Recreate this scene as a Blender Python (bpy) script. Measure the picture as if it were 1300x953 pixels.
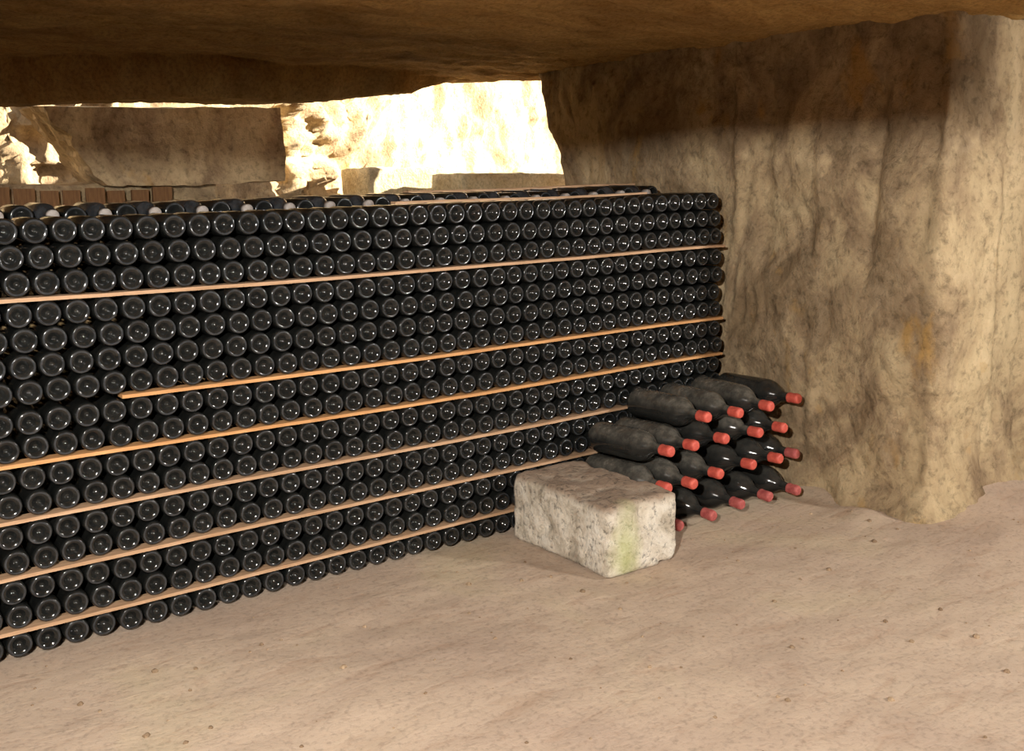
import bpy, bmesh, math, random
from mathutils import Vector, noise, Matrix

random.seed(7)
for o in list(bpy.data.objects):
    bpy.data.objects.remove(o, do_unlink=True)
scn = bpy.context.scene
COL = scn.collection

# ------------------------------------------------------------------ camera
F_PX, PITCH, ROLL, YAW = 1313.3, 0.1584, -0.0106, 0.6347
CAM = Vector((-0.5787, -3.1057, 1.3636))
cd = bpy.data.cameras.new('camera')
cd.sensor_fit = 'HORIZONTAL'
cd.sensor_width = 36.0
cd.lens = F_PX / 1300 * 36.0
cd.shift_y = -45.0 / 1300
cd.clip_start = 0.05
cam = bpy.data.objects.new('camera', cd)
COL.objects.link(cam)
fw = Vector((math.sin(YAW) * math.cos(PITCH), math.cos(YAW) * math.cos(PITCH), -math.sin(PITCH)))
rt = Vector((math.cos(YAW), -math.sin(YAW), 0))
up = rt.cross(fw)
rt2 = rt * math.cos(ROLL) + up * math.sin(ROLL)
up2 = -rt * math.sin(ROLL) + up * math.cos(ROLL)
M = Matrix((rt2, up2, -fw)).transposed().to_4x4()
M.translation = CAM
cam.matrix_world = M
scn.camera = cam

# ------------------------------------------------------------------ world, sun, lamps, exposure
w = bpy.data.worlds.new('world')
scn.world = w
w.use_nodes = True
bg = w.node_tree.nodes['Background']
bg.inputs[0].default_value = (0.85, 0.92, 1.0, 1)
bg.inputs[1].default_value = 1.2


def lamp(name, kind, loc, aim, energy, color, **kw):
    d = bpy.data.lights.new(name, kind)
    d.energy = energy
    d.color = color
    for k, v in kw.items():
        setattr(d, k, v)
    o = bpy.data.objects.new(name, d)
    o.location = loc
    o.rotation_euler = (Vector(aim) - Vector(loc)).to_track_quat('-Z', 'Y').to_euler()
    COL.objects.link(o)
    return o


SUN_DIR = Vector((-0.9, 0.30, -0.30)).normalized()
lamp('sun_offscreen', 'SUN', (9, 0, 6), Vector((9, 0, 6)) + SUN_DIR, 34.0, (1.0, 0.92, 0.77), angle=0.009)
# two cellar flood lamps behind the photographer, one each side
lamp('cellar_lamp_left_offscreen', 'SPOT', (-1.02, -2.95, 1.78), (2.2, -0.2, 0.5), 640.0, (1.0, 0.95, 0.88),
     shadow_soft_size=0.032, spot_size=math.radians(95), spot_blend=0.5)
lamp('cellar_lamp_right_offscreen', 'SPOT', (3.62, -3.9, 1.55), (1.3, -0.4, 0.75), 410.0, (1.0, 0.95, 0.88),
     shadow_soft_size=0.12, spot_size=math.radians(96), spot_blend=0.8)

vs = scn.view_settings
vs.view_transform = 'Standard'
vs.look = 'None'
vs.gamma = 1.0
vs.use_curve_mapping = False
vs.exposure = 0.0


# ------------------------------------------------------------------ materials
def new_mat(name):
    m = bpy.data.materials.new(name)
    m.use_nodes = True
    nt = m.node_tree
    b = nt.nodes['Principled BSDF']
    return m, nt, b


def N(nt, typ, **kw):
    n = nt.nodes.new(typ)
    for k, v in kw.items():
        if hasattr(n, k):
            setattr(n, k, v)
    return n


def noise_tex(nt, vec, scale, detail=5, rough=0.6, dist=0.0):
    n = nt.nodes.new('ShaderNodeTexNoise')
    n.inputs['Scale'].default_value = scale
    n.inputs['Detail'].default_value = detail
    n.inputs['Roughness'].default_value = rough
    n.inputs['Distortion'].default_value = dist
    nt.links.new(vec, n.inputs['Vector'])
    return n.outputs['Fac']


def ramp(nt, fac, stops):
    r = nt.nodes.new('ShaderNodeValToRGB')
    el = r.color_ramp.elements
    while len(el) < len(stops):
        el.new(0.5)
    for e, (p, c) in zip(el, stops):
        e.position = p
        e.color = (c[0], c[1], c[2], 1) if not isinstance(c, (int, float)) else (c, c, c, 1)
    nt.links.new(fac, r.inputs[0])
    return r.outputs[0]


def mix(nt, fac, a, b, mode='MIX'):
    m = nt.nodes.new('ShaderNodeMix')
    m.data_type = 'RGBA'
    m.blend_type = mode
    if isinstance(fac, (int, float)):
        m.inputs[0].default_value = fac
    else:
        nt.links.new(fac, m.inputs[0])
    for i, s in ((6, a), (7, b)):
        if isinstance(s, tuple):
            m.inputs[i].default_value = (*s, 1)
        else:
            nt.links.new(s, m.inputs[i])
    return m.outputs[2]


def vec_of(nt, out='Object', scale=(1, 1, 1)):
    t = nt.nodes.new('ShaderNodeTexCoord')
    mp = nt.nodes.new('ShaderNodeMapping')
    mp.inputs['Scale'].default_value = scale
    nt.links.new(t.outputs[out], mp.inputs[0])
    return mp.outputs[0]


def bump(nt, b, hs, dist=0.01):
    prev = None
    for h, s, d in hs:
        n = nt.nodes.new('ShaderNodeBump')
        n.inputs['Strength'].default_value = s
        n.inputs['Distance'].default_value = d
        nt.links.new(h, n.inputs['Height'])
        if prev:
            nt.links.new(prev, n.inputs['Normal'])
        prev = n.outputs[0]
    nt.links.new(prev, b.inputs['Normal'])


def rock_mat(name, pale, mid, dark, vs=(1, 1, 1), big=1.3, stain=(0.42, 0.60), fine=9.0, bstr=0.6, orange=None):
    m, nt, b = new_mat(name)
    v = vec_of(nt, 'Object', vs)
    v1 = vec_of(nt, 'Object')
    n1 = noise_tex(nt, v, big, 7, 0.62, 0.4)
    n2 = noise_tex(nt, v, fine, 8, 0.68, 0.3)
    n3 = noise_tex(nt, v1, 60, 6, 0.7)
    base = ramp(nt, n2, [(0.30, mid), (0.62, pale)])
    st = ramp(nt, n1, [(stain[0], 0.0), (stain[1], 1.0)])
    c = mix(nt, st, mix(nt, 0.75, base, dark), base)
    if orange:
        n4 = noise_tex(nt, v, big * 2.1, 6, 0.6, 0.2)
        c = mix(nt, ramp(nt, n4, [(0.56, 0.0), (0.70, 0.85)]), c, orange)
    spk = ramp(nt, n3, [(0.35, 0.55), (0.55, 1.0)])
    c = mix(nt, 0.8, c, spk, 'MULTIPLY')
    nt.links.new(c, b.inputs['Base Color'])
    b.inputs['Roughness'].default_value = 0.95
    b.inputs['Specular IOR Level'].default_value = 0.1
    bump(nt, b, [(n2, bstr, 0.03), (n3, bstr * 0.8, 0.008)])
    return m


MAT = {}


def wall_mat():
    m, nt, b = new_mat('hewn_limestone_wall')
    v = vec_of(nt, 'Object', (1, 1.2, 0.8))
    vp = vec_of(nt, 'Object', (1.2, 1.2, 0.9))
    vd = vec_of(nt, 'Object')
    big = noise_tex(nt, v, 1.9, 10, 0.68, 0.9)
    mid_ = noise_tex(nt, vp, 5.0, 9, 0.70, 0.5)
    fine = noise_tex(nt, vd, 26, 8, 0.72, 0.2)
    orn = noise_tex(nt, v, 3.3, 6, 0.6, 0.3)
    c = ramp(nt, big, [(0.38, (0.19, 0.125, 0.075)), (0.45, (0.33, 0.235, 0.150)), (0.50, (0.48, 0.355, 0.215)), (0.60, (0.66, 0.515, 0.315))])
    c2 = ramp(nt, mid_, [(0.34, (0.25, 0.17, 0.095)), (0.50, (0.48, 0.36, 0.20)), (0.66, (0.68, 0.53, 0.33))])
    c = mix(nt, 0.33, c, c2)
    c = mix(nt, ramp(nt, orn, [(0.60, 0.0), (0.70, 0.8)]), c, (0.50, 0.30, 0.10))
    c = mix(nt, 0.9, c, ramp(nt, fine, [(0.33, 0.5), (0.50, 1.0)]), 'MULTIPLY')
    nt.links.new(c, b.inputs['Base Color'])
    b.inputs['Roughness'].default_value = 0.95
    b.inputs['Specular IOR Level'].default_value = 0.1
    bump(nt, b, [(mid_, 0.6, 0.03), (fine, 1.0, 0.016)])
    return m


MAT['rock'] = wall_mat()
MAT['ceil'] = rock_mat('limestone_ceiling', (0.66, 0.43, 0.17), (0.48, 0.28, 0.095), (0.22, 0.115, 0.04),
                       vs=(1.0, 1.9, 1), big=1.2, stain=(0.30, 0.52), fine=7)
MAT['pale_rock'] = rock_mat('pale_limestone', (0.72, 0.62, 0.42), (0.58, 0.46, 0.26), (0.34, 0.22, 0.09),
                            big=2.2, stain=(0.30, 0.50), bstr=0.9)


def floor_mat():
    m, nt, b = new_mat('packed_earth')
    v = vec_of(nt)
    vs_ = vec_of(nt, 'Object', (0.7, 2.0, 1))
    n1 = noise_tex(nt, v, 1.1, 6, 0.6, 0.5)
    n2 = noise_tex(nt, vs_, 7, 8, 0.65, 0.6)
    n3 = noise_tex(nt, v, 55, 6, 0.7)
    c = ramp(nt, n1, [(0.34, (0.44, 0.335, 0.26)), (0.56, (0.53, 0.415, 0.315)), (0.75, (0.58, 0.48, 0.33))])
    c = mix(nt, ramp(nt, n2, [(0.30, 0.6), (0.46, 0.0)]), c, (0.38, 0.26, 0.18))
    c = mix(nt, 0.8, c, ramp(nt, n3, [(0.28, 0.6), (0.5, 1.0)]), 'MULTIPLY')
    nt.links.new(c, b.inputs['Base Color'])
    b.inputs['Roughness'].default_value = 0.95
    b.inputs['Specular IOR Level'].default_value = 0.1
    bump(nt, b, [(n2, 0.25, 0.02), (n3, 0.4, 0.006)])
    return m


MAT['floor'] = floor_mat()
MAT['crumb'] = rock_mat('crumbled_earth', (0.50, 0.37, 0.24), (0.36, 0.25, 0.16), (0.2, 0.13, 0.08), big=4)


def glass_mat(name, dust=0.25, base=(0.010, 0.011, 0.011), top_dust=False, rough=0.10, dustcol=(0.17, 0.15, 0.12),
              scale=26, rk=0.45):
    m, nt, b = new_mat(name)
    v = vec_of(nt)
    if not top_dust:
        info = nt.nodes.new('ShaderNodeObjectInfo')
        add = nt.nodes.new('ShaderNodeVectorMath')
        add.operation = 'ADD'
        nt.links.new(v, add.inputs[0])
        nt.links.new(info.outputs['Location'], add.inputs[1])
        v = add.outputs[0]
    n1 = noise_tex(nt, v, scale, 5, 0.65)
    fac = ramp(nt, n1, [(0.40, 0.0), (0.75, 1.0)])
    mm = nt.nodes.new('ShaderNodeMath')
    mm.operation = 'MULTIPLY_ADD'
    nt.links.new(fac, mm.inputs[0])
    mm.inputs[1].default_value = dust * 1.2
    mm.inputs[2].default_value = dust * 0.45
    f = mm.outputs[0]
    if top_dust:
        g = nt.nodes.new('ShaderNodeNewGeometry')
        sep = nt.nodes.new('ShaderNodeSeparateXYZ')
        nt.links.new(g.outputs['Normal'], sep.inputs[0])
        tz = ramp(nt, sep.outputs[2], [(0.0, 0.12), (0.75, 1.0)])
        m2 = nt.nodes.new('ShaderNodeMath')
        m2.operation = 'MULTIPLY'
        nt.links.new(f, m2.inputs[0])
        nt.links.new(tz, m2.inputs[1])
        f = m2.outputs[0]
    c = mix(nt, f, base, dustcol)
    nt.links.new(c, b.inputs['Base Color'])
    r = nt.nodes.new('ShaderNodeMath')
    r.operation = 'MULTIPLY_ADD'
    nt.links.new(f, r.inputs[0])
    r.inputs[1].default_value = rk
    r.inputs[2].default_value = rough
    nt.links.new(r.outputs[0], b.inputs['Roughness'])
    b.inputs['IOR'].default_value = 1.5
    return m


MAT['glass'] = glass_mat('dark_bottle_glass', 0.035, base=(0.004, 0.005, 0.005), rough=0.12, rk=0.2)
MAT['glass_rim'] = glass_mat('dusty_glint_rim', 0.26, base=(0.007, 0.008, 0.009), rough=0.12, dustcol=(0.125, 0.13, 0.14), rk=0.15)  # rim dust, plus the rim's bluish glint painted into its colour
MAT['glass_film'] = glass_mat('filmed_bottle_glass', 0.10, base=(0.006, 0.007, 0.007), rough=0.12, dustcol=(0.09, 0.085, 0.075), rk=0.15)
MAT['big_glass'] = glass_mat('dusty_big_bottle_glass', 0.8, top_dust=True, rough=0.12, rk=0.16, dustcol=(0.13, 0.12, 0.10))
MAT['big_glass_clean'] = glass_mat('clean_big_bottle_glass', 0.22, top_dust=True, rough=0.12, rk=0.16, dustcol=(0.13, 0.12, 0.10))


def simple(name, c1, c2, scale, rough=0.6, vs=(1, 1, 1), bs=0.2, bd=0.003):
    m, nt, b = new_mat(name)
    v = vec_of(nt, 'Object', vs)
    n = noise_tex(nt, v, scale, 6, 0.65)
    nt.links.new(ramp(nt, n, [(0.32, c1), (0.68, c2)]), b.inputs['Base Color'])
    b.inputs['Roughness'].default_value = rough
    bump(nt, b, [(n, bs, bd)])
    return m


MAT['wax'] = simple('red_wax', (0.46, 0.06, 0.045), (0.66, 0.13, 0.085), 60, 0.55)
MAT['wax_old'] = simple('dull_red_wax', (0.30, 0.05, 0.05), (0.50, 0.13, 0.11), 60, 0.65)
MAT['cork'] = simple('pale_cap', (0.24, 0.21, 0.19), (0.40, 0.36, 0.33), 50, 0.7)
MAT['lath'] = simple('pale_lath_wood', (0.36, 0.21, 0.11), (0.56, 0.36, 0.22), 14, 0.8, (0.6, 8, 8))
MAT['lath_warm'] = simple('warm_lath_wood', (0.46, 0.22, 0.08), (0.66, 0.36, 0.15), 14, 0.8, (0.6, 8, 8))
MAT['board'] = simple('dark_brown_board', (0.14, 0.065, 0.025), (0.26, 0.13, 0.05), 10, 0.85, (8, 8, 0.8))


def block_mat():
    m, nt, b = new_mat('weathered_block_stone')
    v = vec_of(nt)
    n1 = noise_tex(nt, v, 9, 8, 0.7, 0.4)
    n2 = noise_tex(nt, v, 45, 6, 0.7)
    n3 = noise_tex(nt, v, 4.5, 5, 0.6)
    c = ramp(nt, n1, [(0.30, (0.26, 0.22, 0.17)), (0.42, (0.52, 0.45, 0.35)), (0.52, (0.70, 0.63, 0.52)), (0.70, (0.86, 0.81, 0.71))])
    # dirt worn into the top face
    g = nt.nodes.new('ShaderNodeTexCoord')
    sp = nt.nodes.new('ShaderNodeSeparateXYZ')
    nt.links.new(g.outputs['Object'], sp.inputs[0])
    add = nt.nodes.new('ShaderNodeMath')
    add.operation = 'MULTIPLY_ADD'
    nt.links.new(n1, add.inputs[0])
    add.inputs[1].default_value = 0.09
    nt.links.new(sp.outputs[2], add.inputs[2])
    dirt = ramp(nt, add.outputs[0], [(0.268, 0.0), (0.296, 0.9)])
    c = mix(nt, mix(nt, 0.5, dirt, (0, 0, 0)) if False else dirt, c, mix(nt, n2, (0.22, 0.15, 0.10), (0.40, 0.28, 0.19)))
    spk = ramp(nt, n2, [(0.34, 0.30), (0.47, 1.0)])
    c = mix(nt, 0.9, c, spk, 'MULTIPLY')
    # green algae patch near the front corner of the small face
    d = nt.nodes.new('ShaderNodeVectorMath')
    d.operation = 'DISTANCE'
    sc = nt.nodes.new('ShaderNodeMapping')
    sc.inputs['Scale'].default_value = (1.0, 1.0, 0.45)
    nt.links.new(g.outputs['Object'], sc.inputs[0])
    nt.links.new(sc.outputs[0], d.inputs[0])
    d.inputs[1].default_value = (-0.085, -0.275, 0.045)
    dn = nt.nodes.new('ShaderNodeMath')
    dn.operation = 'MULTIPLY_ADD'
    nt.links.new(n3, dn.inputs[0])
    dn.inputs[1].default_value = 0.14
    nt.links.new(d.outputs['Value'], dn.inputs[2])
    gm = ramp(nt, dn.outputs[0], [(0.075, 0.6), (0.15, 0.0)])
    c = mix(nt, gm, c, (0.50, 0.55, 0.20))
    nt.links.new(c, b.inputs['Base Color'])
    b.inputs['Roughness'].default_value = 0.95
    bump(nt, b, [(n1, 0.8, 0.02), (n2, 1.0, 0.01)])
    return m


MAT['block'] = block_mat()


# ------------------------------------------------------------------ helpers
def link(name, me, mat, parent=None, smooth=True):
    o = bpy.data.objects.new(name, me)
    if mat is not None:
        for mm in (mat if isinstance(mat, (list, tuple)) else [mat]):
            me.materials.append(mm)
    COL.objects.link(o)
    if parent:
        o.parent = parent
    if smooth:
        me.polygons.foreach_set('use_smooth', [True] * len(me.polygons))
    return o


def tag(o, label, cat, group=None):
    o['label'] = label
    o['category'] = cat
    if group:
        o['group'] = group
    return o


def struct(o, label=None):
    o['kind'] = 'structure'
    if label:
        o['label'] = label
    return o


def grid_mesh(name, nu, nv, fn):
    vs_, fs = [], []
    for j in range(nv):
        for i in range(nu):
            vs_.append(fn(i, j))
    for j in range(nv - 1):
        for i in range(nu - 1):
            a = j * nu + i
            fs.append((a, a + 1, a + nu + 1, a + nu))
    me = bpy.data.meshes.new(name)
    me.from_pydata(vs_, [], fs)
    return me


def fr(x, y, z, o=4, H=0.9):
    return noise.fractal(Vector((x, y, z)), H, 2.1, o)


def sstep(a, b, x):
    t = min(1, max(0, (x - a) / (b - a)))
    return t * t * (3 - 2 * t)


def spaced(segs):
    out = []
    for a, b, d in segs:
        n = max(1, round((b - a) / d))
        out += [a + (b - a) * k / n for k in range(n)]
    out.append(segs[-1][1])
    return out


def interp(x, pts):
    if x <= pts[0][0]:
        return pts[0][1]
    for (a, va), (b, vb) in zip(pts, pts[1:]):
        if x <= b:
            return va + (vb - va) * (x - a) / (b - a)
    return pts[-1][1]


# ------------------------------------------------------------------ floor
def floor_h(x, y):
    h = 0.010 * fr(x * 1.3, y * 1.9, 0.3, 4) + 0.004 * fr(x * 7, y * 9, 2.3, 3)
    # spoil heaped along the foot of the pillar
    d = -0.98 - y
    m = sstep(3.0, 3.6, x + 0.15 * fr(x * 2, y * 2, 5)) * math.exp(-max(d, 0) / 0.28) * 0.13
    m += 0.035 * math.exp(-(((x - 3.15) / 0.45) ** 2 + ((y + 1.25) / 0.28) ** 2))
    m += 0.03 * sstep(2.72, 3.0, x) * sstep(-1.2, -0.6, y)
    flat = sstep(-0.30, 0.02, y) * sstep(3.05, 2.6, x)
    flat = max(flat, sstep(-0.75, -0.55, y) * sstep(1.5, 1.65, x) * sstep(3.05, 2.9, x))
    return (h + m) * (1 - 0.85 * flat) - 0.012 * flat + 0.0


FX = spaced([(-3, -0.6, 0.3), (-0.6, 4.4, 0.022), (4.4, 7.2, 0.3)])
FY = spaced([(-5.6, -2.4, 0.3), (-2.4, 0.1, 0.022), (0.1, 7, 0.4)])
me = grid_mesh('floor', len(FX), len(FY), lambda i, j: (FX[i], FY[j], floor_h(FX[i], FY[j])))
struct(link('floor', me, MAT['floor']), 'packed pinkish beige earth floor of the cellar')

# ------------------------------------------------------------------ right-hand rock wall with its pillar corner
WX = 2.985
P0 = [(7.2, 0.2), (3.96, 2.31), (WX, 1.30), (WX, -0.96), (3.3, -1.0), (7.2, -1.06)]


def wall_path():
    pts = []
    res = [0.12, 0.04, 0.014, 0.014, 0.03]
    for k, ((ax, ay), (bx, by)) in enumerate(zip(P0, P0[1:])):
        L = math.hypot(bx - ax, by - ay)
        n = max(2, int(L / res[k]))
        nx, ny = (by - ay) / L, -(bx - ax) / L
        for q in range(n):
            t = q / n
            pts.append([ax + (bx - ax) * t, ay + (by - ay) * t, nx, ny, k])
    pts.append([P0[-1][0], P0[-1][1], 0, -1, 4])
    # smooth the normals and corners
    for it in range(3):
        q = [p[:] for p in pts]
        for i in range(1, len(pts) - 1):
            for c in range(4):
                q[i][c] = (pts[i - 1][c] + 2 * pts[i][c] + pts[i + 1][c]) / 4
        pts = q
    return pts


WP = wall_path()
WZ = spaced([(-0.05, 2.0, 0.014), (2.0, 3.2, 0.15)])


def wall_fn(i, j):
    x, y, nx, ny, k = WP[i]
    z = WZ[j]
    l = math.hypot(nx, ny) or 1
    nx, ny = nx / l, ny / l
    # positive d = out of the rock, towards the room
    d = 0.030 * fr(x * 1.6, y * 1.6, z * 1.1, 4) + 0.013 * fr(x * 5, y * 5, z * 4.5, 4) + 0.006 * fr(x * 17, y * 17, z * 15, 3)
    # slanting pick strokes left by the quarrymen
    pk = fr(x * 2, y * 2, z * 2 + 40, 2)
    d += 0.007 * math.sin((y * (1.2 if pk > 0 else -0.8) + x + z * 0.45) * 75 + 9 * pk) * sstep(0.0, 0.5, abs(pk)) * sstep(-0.3, 0.4, fr(x * 3, y * 3, z * 3, 2))
    if 1.9 < k <= 3.1 and x < 3.3:            # left face: quarry pilasters and grooves
        def ridge(y0, wd, amp, za, zb):
            t = (y - y0 - 0.015 * fr(z * 3, y0 * 7, 1)) / wd
            return amp * math.exp(-t * t) * sstep(za - .12, za + .05, z) * sstep(zb + .1, zb - .08, z)
        d += ridge(0.03, 0.022, 0.022, 1.10, 2.0)
        d -= ridge(-0.12, 0.04, 0.018, 1.0, 1.9)
        d += ridge(-0.42, 0.03, 0.020, 1.05, 1.65)
        d -= ridge(-0.66, 0.035, 0.035, 1.0, 1.75)
        d -= ridge(-0.90, 0.03, 0.020, 1.1, 1.9)
        d += ridge(-0.78, 0.10, 0.025, 0.2, 1.35)
        d -= ridge(-0.36, 0.03, 0.016, 0.15, 0.75)
        d += 0.030 * sstep(1.55, 1.30, z + 0.05 * fr(y * 4, z, 3)) * sstep(-0.2, -0.75, y)
        d += 0.05 * sstep(0.16, 0.0, z + 0.04 * fr(y * 5, 2, 3)) * sstep(-0.45, -0.6, y)
        d -= 0.02 * sstep(-0.36, -0.44, y) * sstep(0.55, 0.45, z)
    if k > 3.4 or x > 3.3:
        d += 0.012 * math.exp(-((x - 3.17) / 0.05) ** 2)
        d -= 0.018 * math.exp(-((x - 3.245) / 0.02) ** 2) * sstep(1.2, 1.4, z)
        d -= 0.02 * math.exp(-((x - 3.55) / 0.03) ** 2)
        d += 0.07 * sstep(0.30, 0.05, z + 0.06 * fr(x * 4, z, 7)) * sstep(3.25, 3.6, x)
    # ragged far edge beside the sunlit gallery
    if y > 0.9 and k < 3:
        sh = interp(z, [(0, -0.12), (1.25, -0.05), (1.39, -0.02), (1.52, 0.04), (1.62, 0.16), (1.74, 0.19), (1.9, 0.22), (2.1, 0.24), (3.2, 0.24)])
        y += sh * sstep(0.9, 1.3, y) + 0.012 * fr(z * 9, 4, 4, 3)
        x += max(0, sh) * 0.3 * sstep(1.1, 1.5, y)
    return (x + nx * d, y + ny * d, z)


me = grid_mesh('wall_right', len(WP), len(WZ), wall_fn)
struct(link('wall_right', me, MAT['rock']), 'hewn limestone wall and pillar corner beside the bottles')


# ------------------------------------------------------------------ ceiling: front slab, dropped lip, far gallery roof
def lip_edge(x):
    return interp(x, [(-3, 2.2), (0.47, 2.25), (0.85, 1.87), (1.12, 1.76), (1.78, 1.84), (2.35, 1.92), (2.8, 2.02), (3.1, 1.98), (3.4, 1.9), (7.2, 1.9)])


def lip_z(x):
    return interp(x, [(-3, 1.70), (0.4, 1.71), (1.2, 1.735), (2.0, 1.76), (2.5, 1.82), (2.85, 1.92), (7.2, 1.93)])


CX = spaced([(-3, 0, 0.2), (0, 3.4, 0.022), (3.4, 7.2, 0.2)])
CV = spaced([(-5.6, -1.4, 0.3), (-1.4, 1.0, 0.022)]) [:-1] + [('s', t / 40) for t in range(41)] + [('f', t / 12) for t in range(1, 13)] + \
     [('u', t / 14) for t in range(1, 15)] + [('b', t / 8) for t in range(1, 9)]


def ceil_fn(i, j):
    x = CX[i]
    v = CV[j]
    e = lip_edge(x) + 0.03 * fr(x * 4, 0, 2, 4)
    zl = lip_z(x)
    fb = sstep(3.35, 2.75, x)
    if not isinstance(v, tuple):
        y, z = v, 1.925
        k = 1
    else:
        t = v[1]
        if v[0] == 's':
            y, z, k = 1.0 + (e - 1.0) * t, 1.925, 1
        elif v[0] == 'f':
            y, z, k = e + 0.05 * t, 1.925 + (zl - 1.925) * t, 0.6
        elif v[0] == 'u':
            y, z, k = e + 0.05 + 0.65 * t * fb, zl + 0.02 * t, 0.7
        else:
            y, z, k = e + 0.05 + 0.65 * fb + 0.05 * t, zl + 0.02 + (2.0 + 0.6 * fb - zl) * t, 0.3
    z += k * (0.022 * fr(x * 1.5, y * 2.6, 7, 4) + 0.013 * fr(x * 5, y * 9, 3, 4) + 0.007 * fr(x * 14, y * 30, 9, 3))
    if isinstance(v, tuple) and v[0] == 'f':
        y += 0.02 * fr(x * 5, z * 5, 3, 4)
    return (x, y, z)


me = grid_mesh('ceiling', len(CX), len(CV), ceil_fn)
struct(link('ceiling', me, MAT['ceil']), 'rough brown limestone cellar roof')


def rough_box(name, x0, x1, y0, y1, z0, z1, mat, res=0.05, amp=0.03, seed=0, freq=2.5, shear=None, smooth=False):
    """a rock mass: subdivided box pushed about by noise"""
    bm = bmesh.new()
    nx, ny, nz = [max(1, min(90, int(round((b - a) / res)))) for a, b in ((x0, x1), (y0, y1), (z0, z1))]
    cache = {}

    def V(i, j, k):
        key = (i, j, k)
        if key not in cache:
            p = Vector((x0 + (x1 - x0) * i / nx, y0 + (y1 - y0) * j / ny, z0 + (z1 - z0) * k / nz))
            # round the arrises
            q = noise.noise_vector(p * freq + Vector((seed, seed * 2, 0)))
            q2 = noise.noise_vector(p * freq * 4 + Vector((seed * 3, seed, 1)))
            p2 = p + q * amp + q2 * amp * 0.35
            if shear:
                p2 = shear(p2)
            cache[key] = bm.verts.new(p2)
        return cache[key]

    for i in range(nx):
        for j in range(ny):
            for k in (0, nz):
                f = [V(i, j, k), V(i + 1, j, k), V(i + 1, j + 1, k), V(i, j + 1, k)]
                bm.faces.new(f if k else f[::-1])
    for i in range(nx):
        for k in range(nz):
            for j in (0, ny):
                f = [V(i, j, k), V(i + 1, j, k), V(i + 1, j, k + 1), V(i, j, k + 1)]
                bm.faces.new(f[::-1] if j else f)
    for j in range(ny):
        for k in range(nz):
            for i in (0, nx):
                f = [V(i, j, k), V(i, j + 1, k), V(i, j + 1, k + 1), V(i, j, k + 1)]
                bm.faces.new(f if i else f[::-1])
    me = bpy.data.meshes.new(name)
    bm.to_mesh(me)
    bm.free()
    return link(name, me, mat, smooth=smooth)


# rest of the shell: walls behind the photographer, far gallery
struct(rough_box('wall_left', -3.2, -2.6, -5.8, 7, -0.1, 3.0, MAT['rock'], 0.2, 0.06, 3), 'limestone wall at the left of the cellar')
struct(rough_box('wall_behind', -3.2, 7.4, -6.0, -5.4, -0.1, 3.0, MAT['rock'], 0.2, 0.06, 5), 'limestone wall behind the photographer')
struct(rough_box('wall_side', 7.0, 7.5, -5.8, 0.3, -0.1, 2.2, MAT['rock'], 0.2, 0.06, 6), 'limestone wall of the side gallery')
# unseen rib added to keep the left lamp off the upper wall
a = Vector((0.216, -2.10, 1.812))
rib = rough_box('added_shade_rib', -1.3, 1.6, -0.12, 0.12, -0.115, 0.3, MAT['ceil'], 0.05, 0.012, 9, 4)
rib.location = a
rib.rotation_euler = (0, 0, -0.969)
struct(rib, 'added unseen rib that shades the upper wall')

rib = rough_box('added_shade_rib', -0.95, 0.38, -0.1, 0.1, -0.2, 0.3, MAT['ceil'], 0.05, 0.012, 19, 4)  # second added rib, unseen, keeps the right lamp off the dropped lip
rib.location = (3.1, -3.05, 1.73)
rib.rotation_euler = (0, 0, 0.585)
struct(rib, 'short added unseen rib that shades the dropped roof lip')


# dark pillar of the far gallery: overhanging upper part, recessed foot
struct(rough_box('wall_gallery', 0.98, 2.17, 3.0, 3.55, 1.318, 1.765, MAT['rock'], 0.03, 0.022, 11, 3,
                 shear=lambda p: Vector((p.x - max(0, 1.75 - p.z) * 0.0 + (0.72 * max(0, (1.765 - p.z)) - 0.21 + 0.05 * noise.noise(Vector((p.x, p.y * 9, p.z * 14)))) * sstep(1.35, 0.98, p.x), p.y, p.z + 0.018 * (p.x - 1)))),
       'dark overhanging limestone face in the far gallery')
struct(rough_box('wall_gallery_foot', -1.5, 1.80, 3.20, 3.5, 0.0, 1.33, MAT['rock'], 0.08, 0.03, 12, 3), 'recessed foot of the dark gallery face')
struct(rough_box('wall_back', -3.2, 4.6, 6.2, 6.8, -0.1, 3.2, MAT['rock'], 0.15, 0.06, 13), 'far end wall of the gallery')
struct(rough_box('ceiling_gallery', -3.2, 1.9, 4.9, 7.0, 2.3, 2.7, MAT['ceil'], 0.15, 0.06, 14), 'roof of the far gallery')


# sunlit rock face
def sun_face(i, j):
    t = i / 150 * 1.6
    x = 2.17 + 3.4 * t
    z = j / 95 * (1.93 + 0.67 * sstep(2.85, 3.4, x))
    y = 3.12 + 1.9 * t + 0.10 * sstep(0.06, 0.0, t)
    d = 0.09 * fr(x * 2, y * 2, z * 2, 5) + 0.11 * fr(x * 5, y * 5, z * 5, 5, 0.7) * sstep(0.45, 0.08, t) + 0.03 * fr(x * 6, y * 6, z * 4, 4) + 0.012 * fr(x * 18, y * 18, z * 18, 3)
    return (x + 0.49 * d, y - 0.87 * d, z)


me = grid_mesh('wall_sunlit', 151, 96, sun_face)
struct(link('wall_sunlit', me, MAT['rock']), 'pale sunlit limestone face in the far gallery')

struct(rough_box('wall_rubble', -1.2, 1.5, 4.1, 4.6, 0.0, 2.1, MAT['rock'], 0.03, 0.09, 21, 7, smooth=True), 'rough pale rubble face at the far left')


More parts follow.
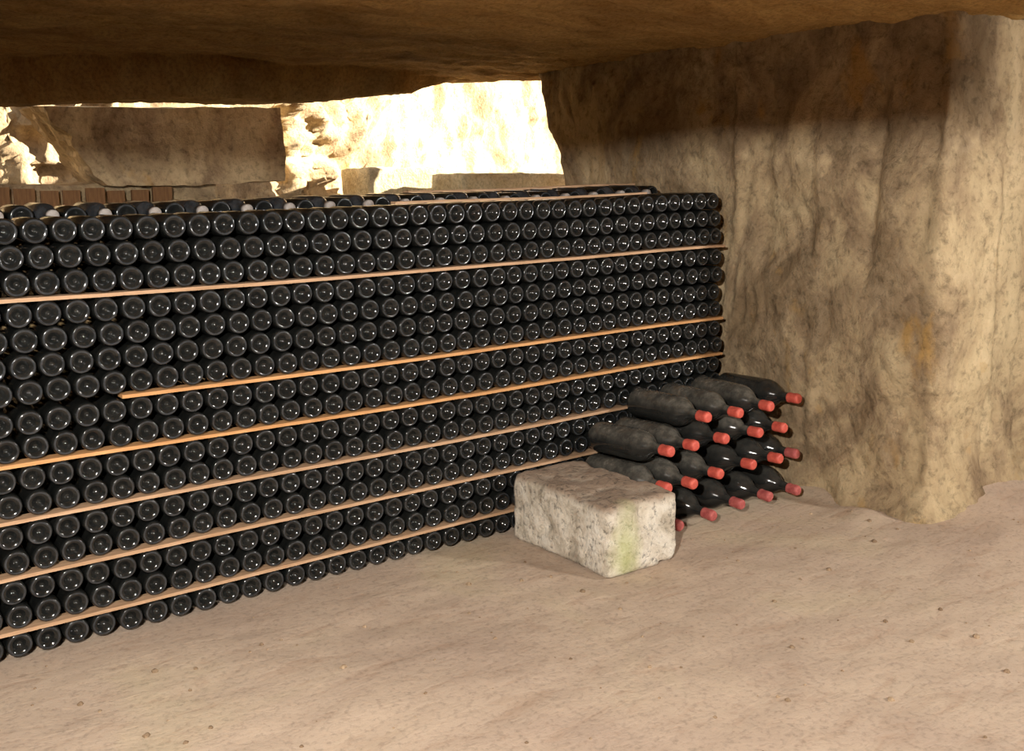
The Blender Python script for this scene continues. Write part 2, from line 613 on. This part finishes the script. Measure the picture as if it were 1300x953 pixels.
# ------------------------------------------------------------------ bottles
def lathe(profile, seg, mats=None):
    """profile: list of (r, y); revolved about Y. returns (verts, faces, face mats)"""
    vs_, fs, fm = [], [], []
    rings = []
    for r, y in profile:
        if r < 1e-6:
            rings.append([len(vs_)])
            vs_.append((0, y, 0))
        else:
            rings.append(list(range(len(vs_), len(vs_) + seg)))
            for k in range(seg):
                a = 2 * math.pi * k / seg
                vs_.append((r * math.cos(a), y, r * math.sin(a)))
    for q, (A, B) in enumerate(zip(rings, rings[1:])):
        mt = mats[q] if mats else 0
        for k in range(seg):
            k2 = (k + 1) % seg
            if len(A) == 1:
                fs.append((A[0], B[k2], B[k]))
            elif len(B) == 1:
                fs.append((A[k], A[k2], B[0]))
            else:
                fs.append((A[k], A[k2], B[k2], B[k]))
            fm.append(mt)
    return vs_, fs, fm


R = 0.0367
PROF = [(0, 0.0205), (0.005, 0.0192), (0.010, 0.0158), (0.0145, 0.0102), (0.018, 0.0062), (0.021, 0.0037), (0.024, 0.0019), (0.027, 0.0006), (0.0298, 0.0),
        (0.0322, 0.0005), (0.0340, 0.0020), (0.0354, 0.0050), (R, 0.0105), (R, 0.185), (0.0340, 0.203), (0.0257, 0.219), (0.0165, 0.232),
        (0.0142, 0.245), (0.0138, 0.285), (0.0155, 0.287), (0.0155, 0.296), (0.0130, 0.298), (0, 0.298)]
PM = [2, 2, 2, 2, 2, 2, 2, 1, 1, 2, 2, 2] + [0] * 10
bv, bf, bmats = lathe(PROF, 26, PM)


def bottle_mesh(name):
    me = bpy.data.meshes.new(name)
    me.from_pydata(bv, [], bf)
    me.materials.append(MAT['glass'])
    me.materials.append(MAT['glass_rim'])
    me.materials.append(MAT['glass_film'])
    me.polygons.foreach_set('material_index', bmats)
    me.polygons.foreach_set('use_smooth', [True] * len(me.polygons))
    return me


HP, VP, GP = 0.078, 0.0740, 0.0129
LATHS = (2, 6, 8, 10, 12, 14)
TOPZ = 15 * VP + 6 * GP + 0.038


def row_z(r):
    return TOPZ - r * VP - sum(1 for l in LATHS if l < r) * GP


def warp(x, z):
    """the stack leans up a little at its wall end and sags along its length"""
    return 0.020 * sstep(1.9, 2.85, x) * sstep(0.7, 1.25, z) + 0.004 * math.sin(x * 2.3 + z * 3) * sstep(0.1, 0.5, z)


ORD = ['top', 'second', 'third', 'fourth', 'fifth', 'sixth', 'seventh', 'eighth', 'ninth', 'tenth', 'eleventh', 'twelfth',
       'thirteenth', 'fourteenth', 'fifteenth', 'bottom']
UNIT = ['', 'first', 'second', 'third', 'fourth', 'fifth', 'sixth', 'seventh', 'eighth', 'ninth', 'tenth', 'eleventh', 'twelfth', 'thirteenth',
        'fourteenth', 'fifteenth', 'sixteenth', 'seventeenth', 'eighteenth', 'nineteenth']


def nth(k):
    if k < 20:
        return UNIT[k]
    t, u = divmod(k, 10)
    return {2: 'twent', 3: 'thirt', 4: 'fort'}[t] + ('ieth' if u == 0 else 'y-' + UNIT[u])


NMAX = [36] * 16
SHIFT = [-0.010, 0.001, 0.011, -0.006, 0.005, -0.006, 0.005, 0.0, 0.011, -0.005, 0.006, 0.0, 0.011, -0.004, 0.007, 0.002]
allb = []
for r in range(16):
    ph = (0.014 if r > 2 else 0) + SHIFT[r]
    nmax = NMAX[r]
    for n in range(-4, nmax + 1):
        x = n * HP + ph + random.uniform(-0.0006, 0.0006)
        z = row_z(r)
        y = random.uniform(-0.004, 0.004) + 0.003 * math.sin(n * 0.4 + r)
        z += warp(x, z) + random.uniform(-0.0001, 0.0001)
        rx, rz, ry = random.uniform(-0.001, 0.001), random.uniform(-0.006, 0.006), random.uniform(0, 6.28)
        allb.append((r, n, x, y, z, rx, ry, rz))


def visible(b):
    r, n, x, y, z = b[:5]
    d = Vector((x, y, z)) - CAM
    dz = d.dot(fw)
    u = 650 + F_PX * d.dot(rt2) / dz
    v = 431.5 - F_PX * d.dot(up2) / dz
    if u < -12 or v > 953:
        return 0
    if x > 1.62 and z < 0.26 + (x - 1.6) * 0.0 or (x > 2.0 and z < 0.48):
        return 0
    return 1 / dz


order = sorted(range(len(allb)), key=lambda i: -visible(allb[i]))
single = set(order[:300])
proto = bottle_mesh('wine_bottle')
rv, rf, rm = [], [], []
for i, (r, n, x, y, z, rx, ry, rz) in enumerate(allb):
    mat = Matrix.Translation((x, y, z)) @ Matrix.Rotation(rz, 4, 'Z') @ Matrix.Rotation(rx, 4, 'X') @ Matrix.Rotation(ry, 4, 'Y')
    if i in single:
        o = bpy.data.objects.new('wine_bottle', proto)
        o.matrix_world = mat
        COL.objects.link(o)
        lab = 'dark wine bottle in the %s, %s from the rock wall' % (
            'top row' if r == 0 else 'bottom row' if r == 15 else ORD[r] + ' row from the top', nth(NMAX[r] - n + 1))
        tag(o, lab, 'bottle', 'wine bottles in the %s row of the tall stack' % ORD[r])
    else:
        k = len(rv)
        rv += [tuple(mat @ Vector(p)) for p in bv]
        rf += [tuple(a + k for a in f) for f in bf]
        rm += bmats
me = bpy.data.meshes.new('stacked_wine_bottles')
me.from_pydata(rv, [], rf)
o = link('stacked_wine_bottles', me, [MAT['glass'], MAT['glass_rim'], MAT['glass_film']])
me.polygons.foreach_set('material_index', rm)
tag(o, 'far end of the tall stack of dark wine bottles towards the rock wall', 'bottles')
o['kind'] = 'stuff'

# second range of the stack, head to tail behind the top row: alternate bottles show a pale capped neck
neck_v, neck_f, _ = lathe([(R * 0.0, -0.298), (R - 0.006, -0.298), (R - 0.001, -0.294), (R, -0.288), (R, -0.113), (0.0345, -0.095), (0.026, -0.079), (0.0165, -0.066), (0.0142, -0.053), (0.0138, -0.03), (0.0138, -0.004)][::-1], 22)
cap_v, cap_f, _ = lathe([(0.0, 0.0005), (0.0155, 0.0), (0.0185, -0.003), (0.0185, -0.03), (0.0139, -0.031)], 20)
nb = bpy.data.meshes.new('capped_bottle_body'); nb.from_pydata(neck_v, [], neck_f)
nb.materials.append(MAT['glass_rim']); nb.polygons.foreach_set('use_smooth', [True] * len(nb.polygons))
cb = bpy.data.meshes.new('pale_cap'); cb.from_pydata(cap_v, [], cap_f)
cb.materials.append(MAT['cork']); cb.polygons.foreach_set('use_smooth', [True] * len(cb.polygons))
sv, sf, sm = [], [], []
Z2 = TOPZ + 0.026
for n in range(-1, 36):
    x = 0.03 + n * 0.0785
    zz = Z2 + warp(x, 1.25)
    if n % 2 == 0:
        e = bpy.data.objects.new('capped_wine_bottle', None)
        COL.objects.link(e)
        e.location = (x, 0.30, zz + 0.006)
        # necks point at the viewer, bodies lie further in
        e.rotation_euler = (0, 0, math.pi)
        tag(e, 'pale-capped bottle lying neck outward behind the top row, %s pale cap from the rock wall' % nth((34 - n) // 2 + 1), 'bottle', 'pale capped bottles on top of the tall stack')
        for nm, m_ in (('bottle_body', nb), ('cap', cb)):
            c = bpy.data.objects.new(nm, m_)
            COL.objects.link(c)
            c.parent = e
    else:
        k = len(sv)
        mat = Matrix.Translation((x, 0.35 + random.uniform(-.006, .006), zz + random.uniform(-.003, .003)))
        sv += [tuple(mat @ Vector(p)) for p in bv]
        sf += [tuple(a_ + k for a_ in f) for f in bf]
        sm += bmats
# inner courses of the second and third range, seen only through the gaps and from the ends
lv, lf, lm = lathe([(0, 0.012), (0.02, 0.005), (0.0298, 0.0), (0.0345, 0.002), (R, 0.0105), (R, 0.185), (0.0257, 0.219), (0.0142, 0.240), (0.0142, 0.296), (0, 0.298)], 12, [0, 2, 1, 2, 0, 0, 0, 0, 0])
for r in range(16):
    for n in range(-4, 37):
        x = n * 0.0785
        z = row_z(r) + warp(x, row_z(r)) - 0.049
        if z < 0.03:
            continue
        for yy in (0.35, 0.70):
            if yy > 0.6 and r > 1 and n not in (-4, 36):
                continue
            k = len(sv)
            mat = Matrix.Translation((x, yy, z if yy < .6 else z + 0.055))
            sv += [tuple(mat @ Vector(p)) for p in lv]
            sf += [tuple(a_ + k for a_ in f) for f in lf]
            sm += lm
me = bpy.data.meshes.new('inner_wine_bottles')
me.from_pydata(sv, [], sf)
o = link('inner_wine_bottles', me, [MAT['glass'], MAT['glass_rim'], MAT['glass_film']])
me.polygons.foreach_set('material_index', sm)
tag(o, 'dark bottles of the inner ranges showing over the top of the stack', 'bottles')
o['kind'] = 'stuff'


# ------------------------------------------------------------------ laths
def lath(x0, x1, zf, mat, label, y0=-0.005, y1=0.045, th=0.0105, seed=0, group='wooden laths between the rows of bottles'):
    xs = [x0 + (x1 - x0) * k / 60 for k in range(61)]
    vs_, fs = [], []
    for x in xs:
        zc = zf(x) + 0.0007 * noise.noise(Vector((x * 6, seed, 0)))
        t = th / 2 * (1 + 0.12 * noise.noise(Vector((x * 9, seed, 5))))
        yj = 0.003 * noise.noise(Vector((x * 3, seed, 9)))
        vs_ += [(x, y0 + yj, zc - t), (x, y1 + yj, zc - t), (x, y1 + yj, zc + t), (x, y0 + yj, zc + t)]
    for k in range(60):
        a_ = 4 * k
        for q in range(4):
            fs.append((a_ + q, a_ + (q + 1) % 4, a_ + 4 + (q + 1) % 4, a_ + 4 + q)[::-1])
    fs.append((0, 1, 2, 3)[::-1])
    fs.append(tuple(4 * 60 + q for q in range(4)))
    me = bpy.data.meshes.new('lath')
    me.from_pydata(vs_, [], [f[::-1] for f in fs])
    o = link('lath', me, mat, smooth=False)
    return tag(o, label, 'lath', group)


for q, (l, x0, x1, mt, lab) in enumerate([
        (2, -0.32, 2.87, 'lath', 'pale thin wooden lath under the third row of bottles, highest long one'),
        (6, 0.27, 2.868, 'lath_warm', 'orange wooden lath under the seventh row whose sawn end shows mid stack'),
        (8, -0.32, 2.868, 'lath_warm', 'wooden lath under the ninth row of bottles from the top'),
        (10, -0.32, 2.868, 'lath', 'wooden lath under the eleventh row of bottles from the top'),
        (12, -0.32, 2.868, 'lath', 'pale wooden lath under the thirteenth row of bottles from the top'),
        (14, -0.32, 2.868, 'lath', 'lowest wooden lath, lying on the bottom row of bottles')]):
    base = row_z(l) - VP / 2 - GP / 2
    lath(x0, x1, lambda x, b=base: b + warp(x, b), MAT[mt], lab, seed=q * 3.7)
lath(1.25, 2.45, lambda x: TOPZ + 0.0395 + warp(x, 1.25) + 0.005, MAT['lath'], 'short thin lath lying along the top of the front row of bottles', 0.05, 0.085, 0.008, 31, 'laths on top of the stack')
lath(1.6, 2.85, lambda x: TOPZ + 0.026 + 0.038 + warp(x, 1.25) + 0.006, MAT['lath'], 'short pale lath on the raised bottles behind the top row', 0.55, 0.60, 0.009, 41, 'laths on top of the stack')


# ------------------------------------------------------------------ pile of large red-capped bottles
BR, BL = 0.062, 0.425
BP = [(0, 0.03), (0.012, 0.027), (0.026, 0.015), (0.036, 0.004), (0.043, 0.0), (0.050, 0.001), (0.0565, 0.006), (0.0605, 0.014), (BR, 0.026),
      (BR, 0.245), (0.0612, 0.258), (0.058, 0.272), (0.0515, 0.288), (0.042, 0.303), (0.032, 0.316), (0.0245, 0.328), (0.0205, 0.340),
      (0.0185, 0.355), (0.0175, 0.40)]
gv, gf, _ = lathe(BP, 40)
CP = [(0.0183, 0.368), (0.0208, 0.3695), (0.0212, 0.373), (0.0206, 0.385), (0.0208, 0.398), (0.0216, 0.402), (0.0216, 0.412), (0.0205, 0.4195), (0.0175, 0.4235), (0.011, 0.4245), (0, 0.4238)]
cv, cf, _ = lathe(CP, 30)


def big_mesh(kind):
    me = bpy.data.meshes.new('large_bottle_body')
    me.from_pydata(gv, [], gf)
    me.materials.append(MAT[kind])
    me.polygons.foreach_set('use_smooth', [True] * len(me.polygons))
    return me


def cap_mesh(kind, seed):
    me = bpy.data.meshes.new('wax_cap')
    vv = []
    for p in cv:
        q = Vector(p)
        d = noise.noise(q * 90 + Vector((seed, 0, 0))) * 0.0009
        r = Vector((q.x, 0, q.z))
        if r.length > 1e-5:
            q += r.normalized() * d
        vv.append(tuple(q))
    me.from_pydata(vv, [], cf)
    me.materials.append(MAT[kind])
    me.polygons.foreach_set('use_smooth', [True] * len(me.polygons))
    return me


BM = {k: big_mesh(k) for k in ('big_glass', 'big_glass_clean')}
CM = {(k, s): cap_mesh(k, s * 7.3) for k in ('wax', 'wax_old') for s in range(3)}

PILE = {  # layer: list of (cap x, cap y, cap z, butt x, butt y, butt z, dusty)
    'bottom': [(2.155, -0.455, 0.043, 2.165, -0.035, 0.066, 0), (2.338, -0.455, 0.044, 2.335, -0.035, 0.066, 0), (2.50, -0.455, 0.058, 2.505, -0.035, 0.066, 0),
               (2.67, -0.455, 0.056, 2.672, -0.035, 0.066, 0), (2.85, -0.455, 0.047, 2.845, -0.035, 0.066, 0)],
    'second': [(2.095, -0.45, 0.202, 2.085, -0.03, 0.190, 1), (2.232, -0.45, 0.192, 2.235, -0.03, 0.190, 1), (2.378, -0.45, 0.205, 2.385, -0.03, 0.190, 1),
               (2.570, -0.45, 0.208, 2.56, -0.03, 0.190, 0), (2.735, -0.45, 0.204, 2.715, -0.03, 0.190, 0), (2.868, -0.43, 0.196, 2.862, -0.008, 0.190, 0)],
    'third': [(2.115, -0.445, 0.338, 2.115, -0.022, 0.315, 1), (2.245, -0.445, 0.339, 2.250, -0.022, 0.315, 1), (2.415, -0.445, 0.338, 2.42, -0.022, 0.315, 0),
              (2.615, -0.445, 0.331, 2.605, -0.022, 0.315, 1), (2.765, -0.445, 0.327, 2.765, -0.022, 0.315, 0)],
    'top': [(2.315, -0.44, 0.438, 2.335, -0.018, 0.425, 1), (2.497, -0.44, 0.428, 2.515, -0.018, 0.425, 1), (2.682, -0.44, 0.428, 2.70, -0.018, 0.430, 1), (2.855, -0.44, 0.436, 2.862, -0.018, 0.425, 0)],
}
POS = ['nearest the stone block', 'second from the stone block', 'third from the stone block', 'fourth from the stone block', 'fifth from the stone block', 'touching the rock wall']
for layer, lst in PILE.items():
    for q, (cx, cy, cz, bx, by, bz, dusty) in enumerate(lst):
        a_ = Vector((bx, by, bz))
        d = (Vector((cx, cy, cz)) - a_).normalized()
        # local +Y runs from butt to cap
        rot = Vector((0, 1, 0)).rotation_difference(d)
        e = bpy.data.objects.new('large_wine_bottle', None)
        e.location = a_
        e.rotation_euler = rot.to_euler()
        COL.objects.link(e)
        tag(e, '%s red-capped large bottle, %s layer of the corner pile, %s' % (
            'dusty' if dusty else 'dark', layer, POS[q]), 'bottle', 'red capped bottles piled in the corner')
        b_ = bpy.data.objects.new('bottle_body', BM['big_glass' if dusty else 'big_glass_clean'])
        c_ = bpy.data.objects.new('wax_cap', CM[('wax_old' if layer == 'bottom' or q == 5 else 'wax', q % 3)])
        for p in (b_, c_):
            COL.objects.link(p)
            p.parent = e
        c_['label'] = 'red wax cap over the neck end'
        b_.rotation_euler = (0, random.uniform(0, 6), 0)


# ------------------------------------------------------------------ stone block in front
def stone_block(name, sx, sy, sz, mat, seed, amp=0.008, n=(22, 36, 16), rnd=0.014):
    bm = bmesh.new()
    cache = {}
    nx, ny, nz = n

    def V(i, j, k):
        key = (i, j, k)
        if key not in cache:
            p = Vector((-sx / 2 + sx * i / nx, -sy / 2 + sy * j / ny, sz * k / nz))
            # chipped, rounded arrises
            c = Vector((max(-sx / 2 + rnd, min(sx / 2 - rnd, p.x)), max(-sy / 2 + rnd, min(sy / 2 - rnd, p.y)), max(rnd, min(sz - rnd, p.z))))
            dd = p - c
            if dd.length > 1e-6:
                p = c + dd.normalized() * min(dd.length, rnd)
            q = noise.noise_vector(p * 9 + Vector((seed, 0, 0))) * amp + noise.noise_vector(p * 34 + Vector((seed, 3, 0))) * amp * 0.45
            chip = max(0, noise.noise(p * 16 + Vector((seed, 9, 2))) - 0.15) * 0.03 * (1 if dd.length > rnd * 0.9 else 0.25)
            inward = (Vector((0, 0, sz / 2)) - p).normalized()
            p = p + q + inward * chip
            p.z = max(p.z, -0.012)
            cache[key] = bm.verts.new(p)
        return cache[key]

    for i in range(nx):
        for j in range(ny):
            for k in (0, nz):
                f = [V(i, j, k), V(i + 1, j, k), V(i + 1, j + 1, k), V(i, j + 1, k)]
                bm.faces.new(f if k else f[::-1])
    for i in range(nx):
        for k in range(nz):
            for j in (0, ny):
                f = [V(i, j, k), V(i + 1, j, k), V(i + 1, j, k + 1), V(i, j, k + 1)]
                bm.faces.new(f[::-1] if j else f)
    for j in range(ny):
        for k in range(nz):
            for i in (0, nx):
                f = [V(i, j, k), V(i, j + 1, k), V(i, j + 1, k + 1), V(i, j, k + 1)]
                bm.faces.new(f if i else f[::-1])
    me = bpy.data.meshes.new(name)
    bm.to_mesh(me)
    bm.free()
    return link(name, me, mat)


o = stone_block('stone_block', 0.325, 0.545, 0.252, MAT['block'], 3.0)
o.location = (1.834, -0.318, -0.006)
tag(o, 'rough pale stone block with a green stain, on the floor against the stack', 'stone block')

# dressed blocks in the far gallery
o = stone_block('dressed_stone_block', 0.62, 0.40, 1.42, MAT['pale_rock'], 8.0, 0.01, (16, 10, 30), 0.02)
o.location = (3.02, 3.10, 0)
tag(o, 'sunlit cream dressed stone block standing behind the stack in the far gallery', 'stone block')
o = stone_block('dressed_stone_block', 0.55, 0.40, 1.375, MAT['pale_rock'], 12.0, 0.008, (14, 10, 30), 0.015)
o.location = (3.40, 2.62, 0)
tag(o, 'shaded olive grey dressed stone block in the far gallery beside the dark crack', 'stone block')
o = stone_block('dressed_stone_block', 0.34, 0.40, 1.37, MAT['pale_rock'], 15.0, 0.008, (10, 10, 30), 0.015)
o.location = (3.86, 2.66, 0)
tag(o, 'shaded olive grey dressed stone block next to the rock wall edge in the far gallery', 'stone block')

# dark boards standing in the recess of the far gallery
for k in range(9):
    wd = random.uniform(0.085, 0.115)
    bm = bmesh.new()
    bmesh.ops.create_cube(bm, size=1)
    h = 1.315 + random.uniform(-0.02, 0.01)
    for v in bm.verts:
        v.co = Vector((v.co.x * wd, v.co.y * 0.025, (v.co.z + 0.5) * h))
    bmesh.ops.bevel(bm, geom=bm.edges[:], offset=0.003, segments=1)
    me = bpy.data.meshes.new('board')
    bm.to_mesh(me)
    bm.free()
    o = link('wooden_board', me, MAT['board'], smooth=False)
    o.location = (0.42 + k * 0.125, 3.10 + random.uniform(-0.02, 0.02), 0)
    o.rotation_euler = (0, random.uniform(-0.01, 0.01), 0)
    tag(o, 'dark brown upright board in the gallery recess, %s from the sunlit rock' % nth(9 - k), 'board', 'wooden boards in the gallery recess')

# ------------------------------------------------------------------ crumbs of earth and stone on the floor
vs_, fs = [], []
for k in range(260):
    x, y = random.uniform(-0.3, 3.6), random.uniform(-2.2, -0.06)
    if 1.62 < x < 2.05 and y > -0.64 or x > 2.0 and y > -0.5 or x > 2.9 and y > -1.05:
        continue
    s = random.choice([0.003, 0.004, 0.005, 0.007, 0.011]) * random.uniform(0.7, 1.2)
    z = floor_h(x, y)
    b0 = len(vs_)
    a0 = random.uniform(0, 6.28)
    for (lz, rr, nn) in ((-0.3, 1.0, 6), (0.35, 0.85, 6), (0.7, 0.4, 6)):
        for q in range(nn):
            t = a0 + q * 1.047
            j = random.uniform(0.75, 1.15)
            vs_.append((x + math.cos(t) * s * rr * j, y + math.sin(t) * s * rr * j, z + lz * s))
    for lv in (0, 1):
        for q in range(6):
            q2 = (q + 1) % 6
            fs.append((b0 + lv * 6 + q, b0 + lv * 6 + q2, b0 + lv * 6 + 6 + q2, b0 + lv * 6 + 6 + q))
    fs.append(tuple(b0 + 12 + q for q in range(6)))
me = bpy.data.meshes.new('floor_crumbs')
me.from_pydata(vs_, [], fs)
o = link('floor_crumbs', me, MAT['crumb'], smooth=False)
tag(o, 'scattered crumbs of earth and stone on the cellar floor', 'crumbs')
o['kind'] = 'stuff'
